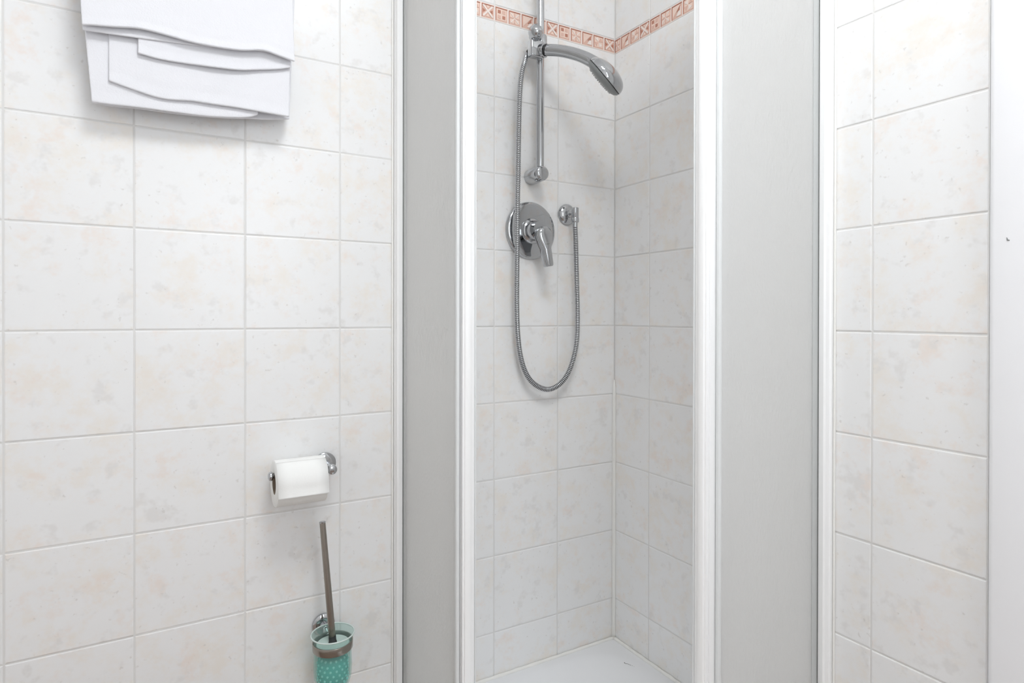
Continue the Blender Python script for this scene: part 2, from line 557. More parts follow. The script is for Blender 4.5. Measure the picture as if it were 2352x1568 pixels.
# decorative border: strips of five embossed squares
SQ = 0.0350
def motif_mesh(kind):
    verts, faces, fm = [], [], []
    def quad_box(pts, y0, y1, mi):
        b = len(verts)
        n = len(pts)
        verts.extend([(x, y1, z) for x, z in pts] + [(x, y0, z) for x, z in pts])
        faces.append([b + n + k for k in range(n)][::-1]); fm.append(mi)
        for k in range(n):
            faces.append([b + k, b + (k + 1) % n, b + n + (k + 1) % n, b + n + k][::-1]); fm.append(mi)
    def rect(x0, z0, x1, z1): return [(x0, z0), (x1, z0), (x1, z1), (x0, z1)]
    def bar(x0, z0, x1, z1, w):
        d = Vector((x1 - x0, z1 - z0)).normalized() * w / 2
        n = Vector((-d.y, d.x))
        return [(x0 - n.x, z0 - n.y), (x1 - n.x, z1 - n.y), (x1 + n.x, z1 + n.y), (x0 + n.x, z0 + n.y)]
    s = SQ / 2
    quad_box(rect(-s, -s, s, s), 0.0, 0.005, 0)                                      # rust ground
    f = 0.0020
    for r_ in (rect(-s, s - f, s, s), rect(-s, -s, -s + f * 0.6, s - f), ):
        quad_box(r_, -0.0012, 0.0, 3)
    i = s - 0.0034
    y = -0.0014
    if kind == 'four':
        quad_box(rect(-i, -i, i, i), -0.0006, 0.0, 1)
        for sx in (-1, 1):
            for sz in (-1, 1):
                m_ = 1 if sx == sz else 0
                c = 0.0068
                quad_box(rect(sx * c - 0.0042, sz * c - 0.0042, sx * c + 0.0042, sz * c + 0.0042), y, -0.0006, 3 if sx == -sz else 0)
    elif kind == 'flower':
        quad_box(rect(-i, -i, i, i), -0.0004, 0.0, 1)
        for k in range(8):
            a = math.pi / 4 * k
            e = i * (1.0 if k % 2 == 0 else 1.25)
            x0, z0, x1, z1 = 0.0025 * math.cos(a), 0.0025 * math.sin(a), e * math.cos(a), e * math.sin(a)
            quad_box(bar(x0, z0, x1, z1, 0.0028), y, -0.0004, 2 if k % 2 else 0)
    elif kind == 'triangle':
        quad_box([(-i, -i), (i, i), (-i, i)], -0.0008, 0.0, 1)
        quad_box([(-i * 0.1, -i), (i, -i), (i, i * 0.6)], y, 0.0, 2)
        quad_box([(0.0, -i * 0.2), (i * 0.85, -i * 0.1), (i * 0.85, i * 0.75)], -0.002, y, 3)
    elif kind == 'pinwheel':
        quad_box(rect(-i, -i, i, i), -0.0004, 0.0, 1)
        for k in range(4):
            a = math.pi / 2 * k
            c_, s_ = math.cos(a), math.sin(a)
            tri = [(0.001, 0.001), (i, 0.002), (i * 0.55, i * 0.9)]
            quad_box([(x * c_ - z * s_, x * s_ + z * c_) for x, z in tri], y, -0.0004, 2 if k % 2 else 0)
    else:
        quad_box(bar(-i, -i, i, i, 0.0048), y, 0.0, 2)
        quad_box(bar(-i, i, i, -i, 0.0048), y - 0.0002, 0.0, 2)
        for k in range(4):
            a = math.pi / 2 * k
            c_, s_ = math.cos(a), math.sin(a)
            tri = [(-0.005, i), (0.0, 0.0065), (0.005, i)]
            quad_box([(x * c_ - z * s_, x * s_ + z * c_) for x, z in tri], y * 0.7, 0.0, 3 if k % 2 else 1)
    me = bpy.data.meshes.new('border_square_' + kind)
    me.from_pydata(verts, [], faces)
    for k in ('rust', 'salmon', 'blush', 'brick'):
        me.materials.append(M[k])
    me.polygons.foreach_set('material_index', fm)
    me.update()
    bm_ = bmesh.new(); bm_.from_mesh(me); bmesh.ops.recalc_face_normals(bm_, faces=bm_.faces[:]); bm_.to_mesh(me); bm_.free()
    return me
MOTIF = {k: motif_mesh(k) for k in ('four', 'flower', 'triangle', 'pinwheel', 'cross')}
ORDER = ('four', 'flower', 'triangle', 'pinwheel', 'cross')       # read towards the corner on the left wall
zc = (STRIP0 + STRIP1) / 2
def border(parent, side, cols):
    for a0, a1 in zip(cols, cols[1:]):
        bm = bmesh.new()
        if side == 'left':
            box(bm, (-a1 + 0.0008, 0.0004, STRIP0 + 0.0006), (-a0 - 0.0008, 0.006, STRIP1 - 0.0006), 0.0006, 1)
        else:
            box(bm, (0.0004, -a1 + 0.0008, STRIP0 + 0.0006), (0.006, -a0 - 0.0008, STRIP1 - 0.0006), 0.0006, 1)
        bm_obj('border_strip', bm, M['blush'], parent)
        for k in range(5):
            if side == 'left':
                a = a1 - 0.0400 * (k + 0.5)               # from the far end of the strip towards the corner
                kind = ORDER[k]
            else:
                a = a1 - 0.0402 * (4 - k + 0.5) if a0 == 0.0 else a0 + 0.0402 * (k + 0.5)
                kind = ORDER[k]
            me = MOTIF[kind]
            if a - SQ / 2 < a0 - 0.02 or a + SQ / 2 > a1 + 0.004:
                continue
            o = bpy.data.objects.new('border_square', me)
            if side == 'left':
                o.location = (-a, 0.0, zc)
            else:
                o.location = (0.0, -a, zc)
                o.rotation_euler = (0, 0, -math.pi / 2)
            if a - SQ / 2 < a0:                            # the cut square in the corner
                w = (a + SQ / 2) - a0 - 0.001
                o.scale = (w / SQ, 1, 1)
                o.location[0 if side == 'left' else 1] = -(a0 + 0.001 + w / 2)
            col.objects.link(o)
            o.parent = parent
border(wall_left, 'left', left_cols)
border(wall_right, 'right', right_cols)

# thick sealant in the lower part of the shower corner
TRAY = ZR - 0.9165
bm = bmesh.new()
pts = [Vector((-0.0035, -0.0035, TRAY - 0.002 + k * 0.02)) for k in range(39)]
tube(bm, pts, [0.0058 + 0.0004 * math.sin(k * 1.7) for k in range(37)] + [0.005, 0.0015], 10)
structure(bm_obj('trim_2', bm, M['silicone'], smooth=True), 'white silicone joint in the shower corner')

# ------------------------------------------------------------------ shower tray
TW = 0.70
tray = thing('shower_tray', 'white glossy corner shower tray sealed to the tiles', 'shower tray', (-TW / 2, -TW / 2, 0.0))
n = 72
verts, faces = [], []
def tray_h(x, y):
    u, v = abs(x + TW / 2) / (TW / 2), abs(y + TW / 2) / (TW / 2)
    r_ = (u ** 5 + v ** 5) ** (1 / 5)
    t = min(max((0.93 - r_) / 0.34, 0.0), 1.0)
    t = t * t * (3 - 2 * t)
    return TRAY - 0.030 * t - 0.006 * max(0.0, 0.6 - r_)
for j_ in range(n + 1):
    for i_ in range(n + 1):
        x, y = -TW * i_ / n, -TW * j_ / n
        verts.append((x - 0.0005, y - 0.0005, tray_h(x, y)))
for j_ in range(n):
    for i_ in range(n):
        a = j_ * (n + 1) + i_
        faces.append((a, a + n + 1, a + n + 2, a + 1))
edge = [i_ for i_ in range(n + 1)] + [(k + 1) * (n + 1) + n for k in range(n)] + \
       [n * (n + 1) + n - 1 - k for k in range(n)] + [(n - 1 - k) * (n + 1) for k in range(n - 1)]
b0 = len(verts)
for e in edge:
    verts.append((verts[e][0], verts[e][1], 0.0))
for k in range(len(edge)):
    k2 = (k + 1) % len(edge)
    faces.append((edge[k], edge[k2], b0 + k2, b0 + k))
mesh_obj('basin', verts, faces, M['ceramic'], tray, True)
for nm, p0, p1 in (('l', (-0.003, -0.0053, TRAY + 0.001), (-0.641, -0.0053, TRAY + 0.001)),
                   ('r', (-0.0053, -0.003, TRAY + 0.001), (-0.0053, -0.641, TRAY + 0.001))):
    bm = bmesh.new()
    p0, p1 = Vector(p0), Vector(p1)
    k_ = 36
    tube(bm, [p0.lerp(p1, i_ / k_) for i_ in range(k_ + 1)], [0.0052 + 0.0006 * math.sin(i_ * 2.1) for i_ in range(k_ + 1)], 10)
    bm_obj('sealant_bead', bm, M['silicone'], tray, True)
cu = bpy.data.curves.new('maker_mark', 'FONT')
cu.body = 'Olind'
cu.size = 0.0165
cu.shear = 0.35
cu.extrude = 0.0002
cu.align_x = 'CENTER'
tmp = bpy.data.objects.new('maker_mark', cu)
col.objects.link(tmp)
bpy.context.view_layer.update()
me = bpy.data.meshes.new_from_object(tmp.evaluated_get(bpy.context.evaluated_depsgraph_get()))
bpy.data.objects.remove(tmp)
me.materials.clear(); me.materials.append(M['ink'])
mk = bpy.data.objects.new('maker_mark', me)
lg = at(1445, 1525, (0, 0, TRAY), (0, 0, 1))
mk.location = (lg.x, lg.y, tray_h(lg.x, lg.y) + 0.0004)
mk.rotation_euler = (0, 0, -math.radians(66))
col.objects.link(mk)
mk.parent = tray
mk.matrix_parent_inverse = Matrix.Translation(tray.location).inverted()

# ------------------------------------------------------------------ shower enclosure
ZB, ZT = TRAY + 0.001, TRAY + 1.87
def mirror(side, poly):
    """outline given as (distance from the left wall, distance from the right wall) for the left screen"""
    return [(-x, -y) for y, x in poly] if side == 'left' else [(-y, -x) for y, x in poly]
# local outline coordinates: (along the panel away from its wall, across: distance from the other wall)
def part(side, name, poly, z0, z1, m_, parent, smooth=True, ang=32):
    pts_ = mirror(side, poly)
    bm_ = bmesh.new()
    prism(bm_, pts_, z0, z1)
    return bm_obj(name, bm_, m_, parent, smooth, ang)
def pane(side, poly, z0, z1, parent):
    """patterned on the outer face, smooth and clear on the inner face and the edges"""
    o = part(side, 'pane', poly, z0, z1, M['frost'], parent, False)
    o.data.materials.append(M['clear'])
    ax_ = 0 if side == 'left' else 1
    for f in o.data.polygons:
        f.material_index = 0 if f.normal[ax_] < -0.9 else 1
    return o
def rrect(a0, a1, b0, b1, r, seg=4):
    out = []
    for cx_, cy_, s0 in ((a1 - r, b1 - r, 0), (a0 + r, b1 - r, 1), (a0 + r, b0 + r, 2), (a1 - r, b0 + r, 3)):
        for k in range(seg + 1):
            t = math.pi / 2 * (s0 + k / seg)
            out.append((cx_ + r * math.cos(t), cy_ + r * math.sin(t)))
    return out

SCREEN_LABEL = {'left': 'frosted fixed shower panel in white frame beside the toilet paper holder',
                'right': 'frosted fixed shower panel in white frame beside the white door casing'}
DOOR_LABEL = {'left': 'open sliding shower door behind the panel beside the toilet paper holder',
              'right': 'open sliding shower door behind the panel beside the white door casing'}
for side in ('left', 'right'):
    pe = 0.325 if side == 'left' else 0.312               # free end of the fixed pane
    root = thing('shower_screen', SCREEN_LABEL[side], 'shower screen',
                 mirror(side, [(0.17, 0.66)])[0] + (ZB,), 'fixed shower panels')
    # wall profile: a channel with a stepped outer face
    part(side, 'wall_profile', [(0.0012, 0.677), (0.010, 0.677), (0.0125, 0.6745), (0.0135, 0.6745), (0.016, 0.677), (0.027, 0.677),
                                (0.030, 0.674), (0.030, 0.6665), (0.030, 0.645), (0.027, 0.642), (0.0012, 0.642)],
         ZB, ZT, M['alu'], root)
    part(side, 'sealant_bead', rrect(0.0, 0.0045, 0.6775, 0.682, 0.002), ZB, ZT, M['silicone'], root)
    part(side, 'gasket', rrect(0.0301, 0.0311, 0.6545, 0.6645, 0.0003, 2), ZB, ZT, M['seal'], root)
    pane(side, [(0.0312, 0.658), (0.0312, 0.662), (pe, 0.662), (pe, 0.658)], ZB + 0.02, ZT - 0.02, root)
    part(side, 'profile_leg_strip', rrect(0.0313, 0.0478, 0.6621, 0.6631, 0.0004, 2), ZB + 0.02, ZT - 0.02, M['strip'], root)  # grey strip added for the wall profile's inner leg, dim through the pane
    part(side, 'stile_stand_in', rrect(pe - 0.006, pe + 0.003, 0.6562, 0.6638, 0.0025), ZB + 0.02, ZT - 0.02, M['softseal'], root)  # added strip standing in for the door stile showing through the pane
    part(side, 'top_rail', rrect(0.001, 0.677 if side == 'left' else 0.6355, 0.636, 0.676, 0.004), ZT + 0.0002, ZT + 0.04, M['alu'], root)
    part(side, 'bottom_rail', rrect(0.034, 0.672 if side == 'left' else 0.6245, 0.625, 0.672, 0.003), ZB, ZB + 0.0195, M['alu'], root)
    d = thing('sliding_shower_door', DOOR_LABEL[side], 'shower door',
              mirror(side, [(0.18, 0.642)])[0] + (ZB + 0.021,), 'sliding shower doors')
    le = 0.340 if side == 'left' else 0.3405
    # leading stile with a groove on its outer face and a rounded closing edge
    o0, o1 = 0.6545, 0.629                                # outer / inner face
    part(side, 'stile', [(le - 0.046, o0), (le - 0.0150, o0), (le - 0.0142, o0 - 0.0008), (le - 0.0142, o0 - 0.0035), (le - 0.0085, o0 - 0.0035), (le - 0.0085, o0 - 0.0005),
                         (le - 0.0078, o0), (le - 0.0050, o0), (le - 0.0042, o0 - 0.0008), (le - 0.0042, o0 - 0.0030),
                         (le - 0.0012, o0 - 0.0042), (le, o0 - 0.0070), (le + 0.0004, o0 - 0.0120), (le, o0 - 0.0160),
                         (le - 0.0016, o0 - 0.0185), (le - 0.0016, o1 + 0.004), (le - 0.004, o1), (le - 0.046, o1)],
         ZB + 0.021, ZT - 0.001, M['alu'], d)
    part(side, 'edge_seal', rrect(le - 0.0058, le - 0.0012, o1 - 0.0030, o1 - 0.0002, 0.001, 2), ZB + 0.021, ZT - 0.001, M['softseal'], d)
    pane(side, [(0.062, 0.640), (0.062, 0.644), (le - 0.0462, 0.644), (le - 0.0462, 0.640)], ZB + 0.03, ZT - 0.01, d)
    part(side, 'rear_stile', rrect(0.040, 0.0618, 0.632, 0.652, 0.003), ZB + 0.021, ZT - 0.001, M['alu'], d)

# ------------------------------------------------------------------ slide rail with its brackets and cradle
base = atY(1219, 407, 0.0)
BX, BZ0 = base.x, base.z
BY = -0.0465
rail = thing('shower_slide_rail', 'chrome vertical slide rail on the tiled shower wall', 'shower rail', (BX, 0.0, BZ0))
bm = bmesh.new()
tube(bm, [Vector((BX, BY, BZ0)), Vector((BX, BY, BZ0 + 0.70))], 0.0103, 24)
bm_obj('bar', bm, M['chrome'], rail, True, 40)
for z in (BZ0, BZ0 + 0.70):
    bm = bmesh.new()
    prof = [(0.0, 0.0), (0.0, 0.0213), (0.003, 0.0216), (0.052, 0.0200), (0.053, 0.0194), (0.0545, 0.0196), (0.058, 0.0190), (0.061, 0.0172), (0.0625, 0.013), (0.0628, 0.0)]
    lathe(bm, (BX, -0.0002, z), (0, -1, 0), prof, 40)
    bm_obj('wall_bracket', bm, M['chrome'], rail, True, 40)

# handset direction: out of the wall and a little towards the corner
HD = Vector((0.45, -0.893, 0.0)).normalized()
HN = Vector((HD.y, -HD.x, 0.0))
HP = Vector((-0.300, -0.060, 0.0))
hp = lambda x, y: at(x, y, HP, HN)
# slider: clamp sleeve, turning knob, cradle
sl = (lambda: None)
zs = hp(1239, 100).z
bm = bmesh.new()
lathe(bm, (BX, BY, zs - 0.022), (0, 0, 1), [(0, 0.0105), (0.0, 0.0165), (0.002, 0.0178), (0.046, 0.0178), (0.048, 0.0165), (0.048, 0.0105)], 32)
slider = bm_obj('slider', bm, M['chrome'], rail, True, 40)
kd = Vector((-0.34, -0.92, 0.22)).normalized()
kp = atY(1227, 85, -0.052)
bm = bmesh.new()
lathe(bm, kp - kd * 0.002, kd, [(0.0, 0.014), (0.012, 0.0150), (0.0135, 0.0145), (0.0150, 0.0185), (0.018, 0.0196), (0.026, 0.0188), (0.034, 0.0150), (0.039, 0.0090), (0.041, 0.0)], 36)
bm_obj('knob', bm, M['chrome'], slider, True, 40)
bm = bmesh.new()
ca, cb = atY(1219.5, 127.5, -0.066), atY(1249.5, 95, -0.066)
box(bm, (ca.x, -0.069, ca.z), (cb.x, -0.047, cb.z), 0.005, 3)
bm_obj('clamp_block', bm, M['chrome'], slider, True, 40)
rear, coll = hp(1218, 121), hp(1252, 116)
ax = (coll - rear).normalized()
bm = bmesh.new()
p0 = rear + ax * 0.004
L_ = (coll - p0).length
lathe(bm, p0, ax, [(0.0, 0.0112), (0.0, 0.0150), (0.002, 0.0162), (L_ - 0.004, 0.0178), (L_ - 0.001, 0.0178), (L_, 0.0165), (L_, 0.0135)], 32)
bm_obj('cradle', bm, M['chrome'], slider, True, 40)

# ------------------------------------------------------------------ hand shower
hand = thing('hand_shower', 'chrome hand shower with arched handle resting in the rail cradle', 'shower head', coll)
spine_px = [(1249, 115.6), (1256, 115), (1280, 116), (1305, 120), (1330, 127), (1350, 135.5), (1371, 147.5)]
sp_ = catmull([hp(*p) for p in spine_px], 8)
nn = len(sp_)
rad = [0.0138 + 0.0012 * min(1.0, i_ / (nn * 0.20)) + 0.0006 * max(0.0, (i_ / nn - 0.7) / 0.3) for i_ in range(nn)]
bm = bmesh.new()
tube(bm, sp_, rad, 28, True, HN, [0.86] * nn)
bm_obj('handle', bm, M['chrome'], hand, True, 40)
i0, i1 = int(nn * 0.20), int(nn * 0.90)
toward = HN if HN.dot(CAM - HP) > 0 else -HN
grip = sp_[i0:i1]
def offs(i_, s_, d_):
    t_ = (sp_[i_ + 1] - sp_[i_ - 1]).normalized()
    n_ = t_.cross(HN); n_ = n_ if n_.z > 0 else -n_
    return sp_[i_] + toward * s_ + n_ * d_
bm = bmesh.new()
tube(bm, [offs(i_, 0.0092, -0.0022) for i_ in range(i0, i1)], [0.0030] + [0.0058] * (i1 - i0 - 2) + [0.0030], 14, True, HN, [0.75] * (i1 - i0))
bm_obj('grip_insert', bm, M['satin'], hand, True, 40)
for dd in (-0.0098, ):
    bm = bmesh.new()
    tube(bm, [offs(i_, 0.0072, dd) for i_ in range(i0, i1)], 0.0026, 10)
    bm_obj('grip_rib', bm, M['chrome'], hand, True, 40)
bm = bmesh.new()
t_ = (sp_[i0] - sp_[i0 - 2]).normalized()
lathe(bm, sp_[i0 - 3], t_, [(0, 0.0), (0, 0.0148), (0.0035, 0.0152), (0.0035, 0.0)], 28)
bm_obj('collar_ring', bm, M['black'], hand, True, 40)
fa, fb = hp(1360, 143), hp(1419, 211)
fc = (fa + fb) / 2
fr = (fb - fa).length / 2
fu = (fb - fa).normalized()
fn = HN.cross(fu)
fn = fn if fn.z < 0 else -fn                                 # spray direction
# the head is turned a little about its long axis, so that the spray plate faces the cabin opening
tl = [Matrix.Rotation(math.radians(a), 3, fu) @ fn for a in (-8.0, 8.0)]
fn = max(tl, key=lambda v: v.dot(CAM - fc)).normalized()
side_v = fn.cross(fu).normalized()
shell = [(0.0, 0.16), (0.06, 0.25), (0.13, 0.35), (0.2, 0.425), (0.32, 0.515), (0.44, 0.57), (0.56, 0.59), (0.67, 0.575), (0.78, 0.525), (0.86, 0.46), (0.92, 0.37), (0.965, 0.26), (0.99, 0.15), (1.0, 0.04)]
dense = catmull([(a, b, 0) for a, b in shell], 3)
bm = bmesh.new()
rings = []
for q_ in dense:
    t, hgt = min(q_.x, 1.0), max(q_.y, 0.02) * fr * 0.94
    wid = max(fr * math.sqrt(max(0.0, 1 - (2 * t - 1) ** 2)), 0.0135 * (1 - t) ** 0.5, 0.0006)
    c_ = fa + fu * (2 * fr * t)
    rings.append([bm.verts.new(c_ + side_v * (wid * math.cos(math.pi * k / 24)) - fn * (hgt * math.sin(math.pi * k / 24) ** 0.85)) for k in range(25)])
for A, B in zip(rings, rings[1:]):
    for k in range(24):
        bm.faces.new((A[k], A[k + 1], B[k + 1], B[k]))
    bm.faces.new((A[0], B[0], B[24], A[24]))
bm.faces.new(rings[0]); bm.faces.new(rings[-1][::-1])
bm_obj('head_shell', bm, M['chrome'], hand, True, 40)
bm = bmesh.new()
lathe(bm, fc, fn, [(-0.0005, fr * 0.90), (0.0012, fr * 0.955), (0.0025, fr * 0.975), (0.007, fr * 0.95), (0.0115, fr * 0.86), (0.0150, fr * 0.70), (0.0165, fr * 0.50), (0.017, 0.0)], 48)
plate = bm_obj('spray_plate', bm, M['plastic'], hand, True, 40)
bm = bmesh.new()
a_, u_, v_ = frame_of(fn)
for rr, cnt, hh in ((0.30, 8, 0.0168), (0.48, 14, 0.0164), (0.66, 20, 0.0150)):
    for k in range(cnt):
        t = 2 * math.pi * k / cnt
        pos = fc + fn * (hh - 0.0012) + (u_ * math.cos(t) + v_ * math.sin(t)) * fr * rr
        lathe(bm, pos, fn, [(0, 0.0020), (0.0030, 0.0015), (0.0034, 0.0)], 8)
nz = bm_obj('nozzles', bm, M['satin'], plate, True, 40)
nz['kind'] = 'stuff'
bm = bmesh.new()
lathe(bm, fc, fn, [(-0.0014, fr * 0.90), (-0.0014, fr * 0.985), (0.0012, fr * 0.985), (0.0012, fr * 0.90)], 48)
bm_obj('joint_ring', bm, M['black'], hand, True, 40)

# ------------------------------------------------------------------ wall outlet elbow
ob = atY(1301, 493, 0.0)
outlet = thing('wall_outlet_elbow', 'chrome hose outlet elbow on the shower wall', 'hose outlet', (ob.x, 0, ob.z))
bm = bmesh.new()
lathe(bm, (ob.x, -0.0002, ob.z), (0, -1, 0), [(0, 0.0), (0, 0.0285), (0.002, 0.0292), (0.005, 0.0285), (0.0095, 0.024), (0.0125, 0.0175), (0.0140, 0.0125), (0.0142, 0.0)], 40)
bm_obj('rosette', bm, M['chrome'], outlet, True, 40)
EY = -0.0415
bm = bmesh.new()
lathe(bm, (ob.x, -0.012, ob.z), (0, -1, 0), [(0, 0.0105), (0.014, 0.0100), (0.016, 0.0088), (0.030, 0.0088)], 28)
lathe(bm, (ob.x, EY, ob.z + 0.0135), (0, 0, -1), [(0.0, 0.0), (0.0, 0.0082), (0.0015, 0.0095), (0.027, 0.0095), (0.028, 0.0088)], 28)
bm_obj('elbow', bm, M['chrome'], outlet, True, 40)

# ------------------------------------------------------------------ shower hose
hose = thing('shower_hose', 'ribbed chrome shower hose hanging in a long loop', 'hose', (ob.x, EY, ob.z - 0.02))
hz = ob.z - 0.0145
bm = bmesh.new()
lathe(bm, (ob.x, EY, hz), (0, 0, -1), [(0, 0.0), (0, 0.0098), (0.0012, 0.0104), (0.0115, 0.0104), (0.0125, 0.0098), (0.0126, 0.0072), (0.025, 0.0069), (0.026, 0.006)], 28)
bm_obj('hose_nut', bm, M['chrome'], hose, True, 40)
def hy(px_, py_, y_):
    return atY(px_, py_, y_)
path = [Vector((ob.x, EY, hz - 0.024)), hy(1322.5, 560, -0.041), hy(1324.5, 640, -0.040), hy(1326.5, 720, -0.037), hy(1325, 780, -0.034),
        hy(1316.5, 825, -0.031), hy(1303, 860, -0.029), hy(1283, 884, -0.027), hy(1258, 894, -0.026), hy(1232, 885, -0.027), hy(1212, 864, -0.028),
        hy(1198, 828, -0.029), hy(1190, 775, -0.030), hy(1187, 700, -0.031), hy(1187.5, 600, -0.032), hy(1188.5, 480, -0.034), hy(1190, 380, -0.036),
        hy(1191.5, 290, -0.038), hy(1193.5, 220, -0.040), hy(1197.5, 172, -0.042), hy(1205, 141, -0.044), rear - ax * 0.010, rear + ax * 0.002]
cp = resample(catmull(path, 24), 0.0012)
prof_r = (0.0068, 0.0073, 0.0066, 0.0059)
bm = bmesh.new()
tube(bm, cp, [prof_r[i_ % 4] for i_ in range(len(cp))], 14)
ht = bm_obj('ribbed_tube', bm, M['chrome'], hose, True, 60)
ht.data.materials.append(M['groove_shade'])
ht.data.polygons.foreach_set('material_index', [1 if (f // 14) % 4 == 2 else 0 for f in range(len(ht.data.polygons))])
bm = bmesh.new()
lathe(bm, rear - ax * 0.008, ax, [(0, 0.0), (0, 0.0080), (0.002, 0.0090), (0.011, 0.0108), (0.0118, 0.0)], 24)
bm_obj('cone_nut', bm, M['black'], hose, True, 40)

# ------------------------------------------------------------------ mixer
mc = atY(1217.5, 530, 0.0)
mixer = thing('shower_mixer', 'chrome round shower mixer with a single lever on the tiles', 'shower mixer', (mc.x, 0, mc.z))
bm = bmesh.new()
lathe(bm, (mc.x, -0.0002, mc.z), (0, -1, 0), [(0, 0.0), (0, 0.0765), (0.0015, 0.0775), (0.0045, 0.0770), (0.0085, 0.0735), (0.0100, 0.0690), (0.0106, 0.060), (0.0116, 0.034), (0.0118, 0.0)], 72)
bm_obj('backplate', bm, M['chrome'], mixer, True, 40)
bm = bmesh.new()
lathe(bm, (mc.x, -0.011, mc.z - 0.002), (0, -1, 0), [(0, 0.0), (0, 0.034), (0.002, 0.0345), (0.006, 0.0325), (0.0075, 0.0295), (0.009, 0.0275), (0.018, 0.0262), (0.022, 0.0240), (0.026, 0.0225), (0.044, 0.0222), (0.044, 0.0)], 48)
bm_obj('hub', bm, M['chrome'], mixer, True, 40)
lv = atY(1250, 540, -0.064)
lend = atY(1261, 612, -0.068)
dv = (lend - lv); dv.y = 0
Ld = dv.length
dv.normalize()
pv = Vector((-dv.z, 0, dv.x))
outl = []
for k in range(21):
    t = math.pi * k / 20
    outl.append((pv * math.cos(t) - dv * math.sin(t)) * 0.0238)
outl += [pv * -0.0228 + dv * 0.008, pv * -0.0172 + dv * 0.024, pv * -0.0122 + dv * 0.036, pv * -0.0108 + dv * (Ld - 0.004), pv * -0.0085 + dv * Ld,
         pv * 0.0085 + dv * Ld, pv * 0.0108 + dv * (Ld - 0.004), pv * 0.0122 + dv * 0.036, pv * 0.0172 + dv * 0.024, pv * 0.0228 + dv * 0.008]
bm = bmesh.new()
base_c = Vector((lv.x, 0, lv.z))
rings = []
for yy, sc in ((-0.050, 0.93), (-0.052, 0.985), (-0.056, 1.0), (-0.064, 1.0), (-0.070, 0.93), (-0.0738, 0.74), (-0.0752, 0.45)):
    ring = []
    for o_ in outl:
        a = o_.dot(dv)
        cpt = dv * min(max(a, 0.0), Ld - 0.006)
        rel = o_ - cpt
        tail = min(max(a / Ld, 0), 1)
        ring.append(bm.verts.new(base_c + cpt + rel * sc + Vector((0, yy - 0.004 * tail, 0))))
    rings.append(ring)
for A, B in zip(rings, rings[1:]):
    for k in range(len(A)):
        bm.faces.new((A[k], A[(k + 1) % len(A)], B[(k + 1) % len(A)], B[k]))
bm.faces.new(rings[0][::-1]); bm.faces.new(rings[-1])
lever = bm_obj('lever', bm, M['chrome'], mixer, True, 50)
bm = bmesh.new()
lo = base_c + dv * 0.024 + Vector((0, -0.0762, 0))
tube(bm, [lo - pv * 0.0042, lo + pv * 0.0042], [0.0011, 0.0011], 8)
bm_obj('maker_mark', bm, M['ink'], lever, True)

# ------------------------------------------------------------------ towel rail and towel
RZ = ZR + 0.86
RY = -0.0425
trail = thing('towel_rail', 'chrome towel rail above carrying the white towel', 'towel rail', (-1.10, 0, RZ))
bm = bmesh.new()
tube(bm, [Vector((-1.42, RY, RZ)), Vector((-0.80, RY, RZ))], 0.0058, 20)
bm_obj('bar', bm, M['chrome'], trail, True, 40)
for x in (-1.42, -0.80):
    bm = bmesh.new()
    lathe(bm, (x, -0.0002, RZ), (0, -1, 0), [(0, 0.0), (0, 0.024), (0.003, 0.0245), (0.008, 0.021), (0.010, 0.0105), (0.047, 0.0100), (0.050, 0.007), (0.050, 0.0)], 32)
    bm_obj('wall_bracket', bm, M['chrome'], trail, True, 40)

towel = thing('towel', 'white terry towel folded over the rail above the toilet paper', 'towel', atY(430, 270, -0.035))
def sheet(name, y, bottom_px, xt0, xt1, flare=0.0, wave=0.002, seed=0, hem=True, ztop=None, thick=0.0056, side_l=None):
    """a hanging layer of cloth: bottom edge traced in the photo, straight up to the rail"""
    pts_ = catmull([atY(px_, py_, y) for px_, py_ in bottom_px], 6)
    nb = 64
    tot = [0.0]
    for a, b in zip(pts_, pts_[1:]):
        tot.append(tot[-1] + (b - a).length)
    def bot(s):
        t = s * tot[-1]
        for k in range(len(pts_) - 1):
            if tot[k + 1] >= t - 1e-9:
                return pts_[k].lerp(pts_[k + 1], (t - tot[k]) / max(1e-9, tot[k + 1] - tot[k]))
        return pts_[-1]
    zt = RZ if ztop is None else ztop
    vs_rows = [0.0, 0.15, 0.3, 0.45, 0.56, 0.66, 0.75, 0.82, 0.87, 0.905, 0.93, 0.945, 0.96, 0.975, 0.988, 1.0]
    V, Fc = [], []
    rr = random.Random(seed)
    ph = [rr.uniform(0, 6.28) for _ in range(4)]
    for v in vs_rows:
        for i_ in range(nb + 1):
            s = i_ / nb
            b = bot(s)
            t = Vector((xt0 + (xt1 - xt0) * s, y, zt))
            p = t.lerp(b, v)
            p.y += wave * v * (math.sin(5.2 * s + ph[0]) + 0.6 * math.sin(11 * s + ph[1] + v * 2)) - flare * v ** 8
            if hem and 0.94 < v < 0.965:
                p.y += 0.0007
            V.append(p)
    w_ = nb + 1
    for j_ in range(len(vs_rows) - 1):
        for i_ in range(nb):
            a = j_ * w_ + i_
            Fc.append((a, a + w_, a + w_ + 1, a + 1))
    o = mesh_obj(name, V, Fc, M['cloth'], towel, True)
    so = o.modifiers.new('thickness', 'SOLIDIFY'); so.thickness = thick; so.offset = 0.0
    bv = o.modifiers.new('soft_edge', 'BEVEL'); bv.width = 0.0022; bv.segments = 3; bv.limit_method = 'ANGLE'; bv.angle_limit = math.radians(50)
    return o
xl = lambda px_, py_, y_: atY(px_, py_, y_).x
sheet('back_fold', -0.0315, [(211, 236), (255, 244), (320, 251), (400, 262), (470, 269), (530, 273), (575, 274), (620, 276), (664, 275)],
      xl(156, 0, -0.0315), xl(684, 0, -0.0315), 0.002, 0.0012, 1)
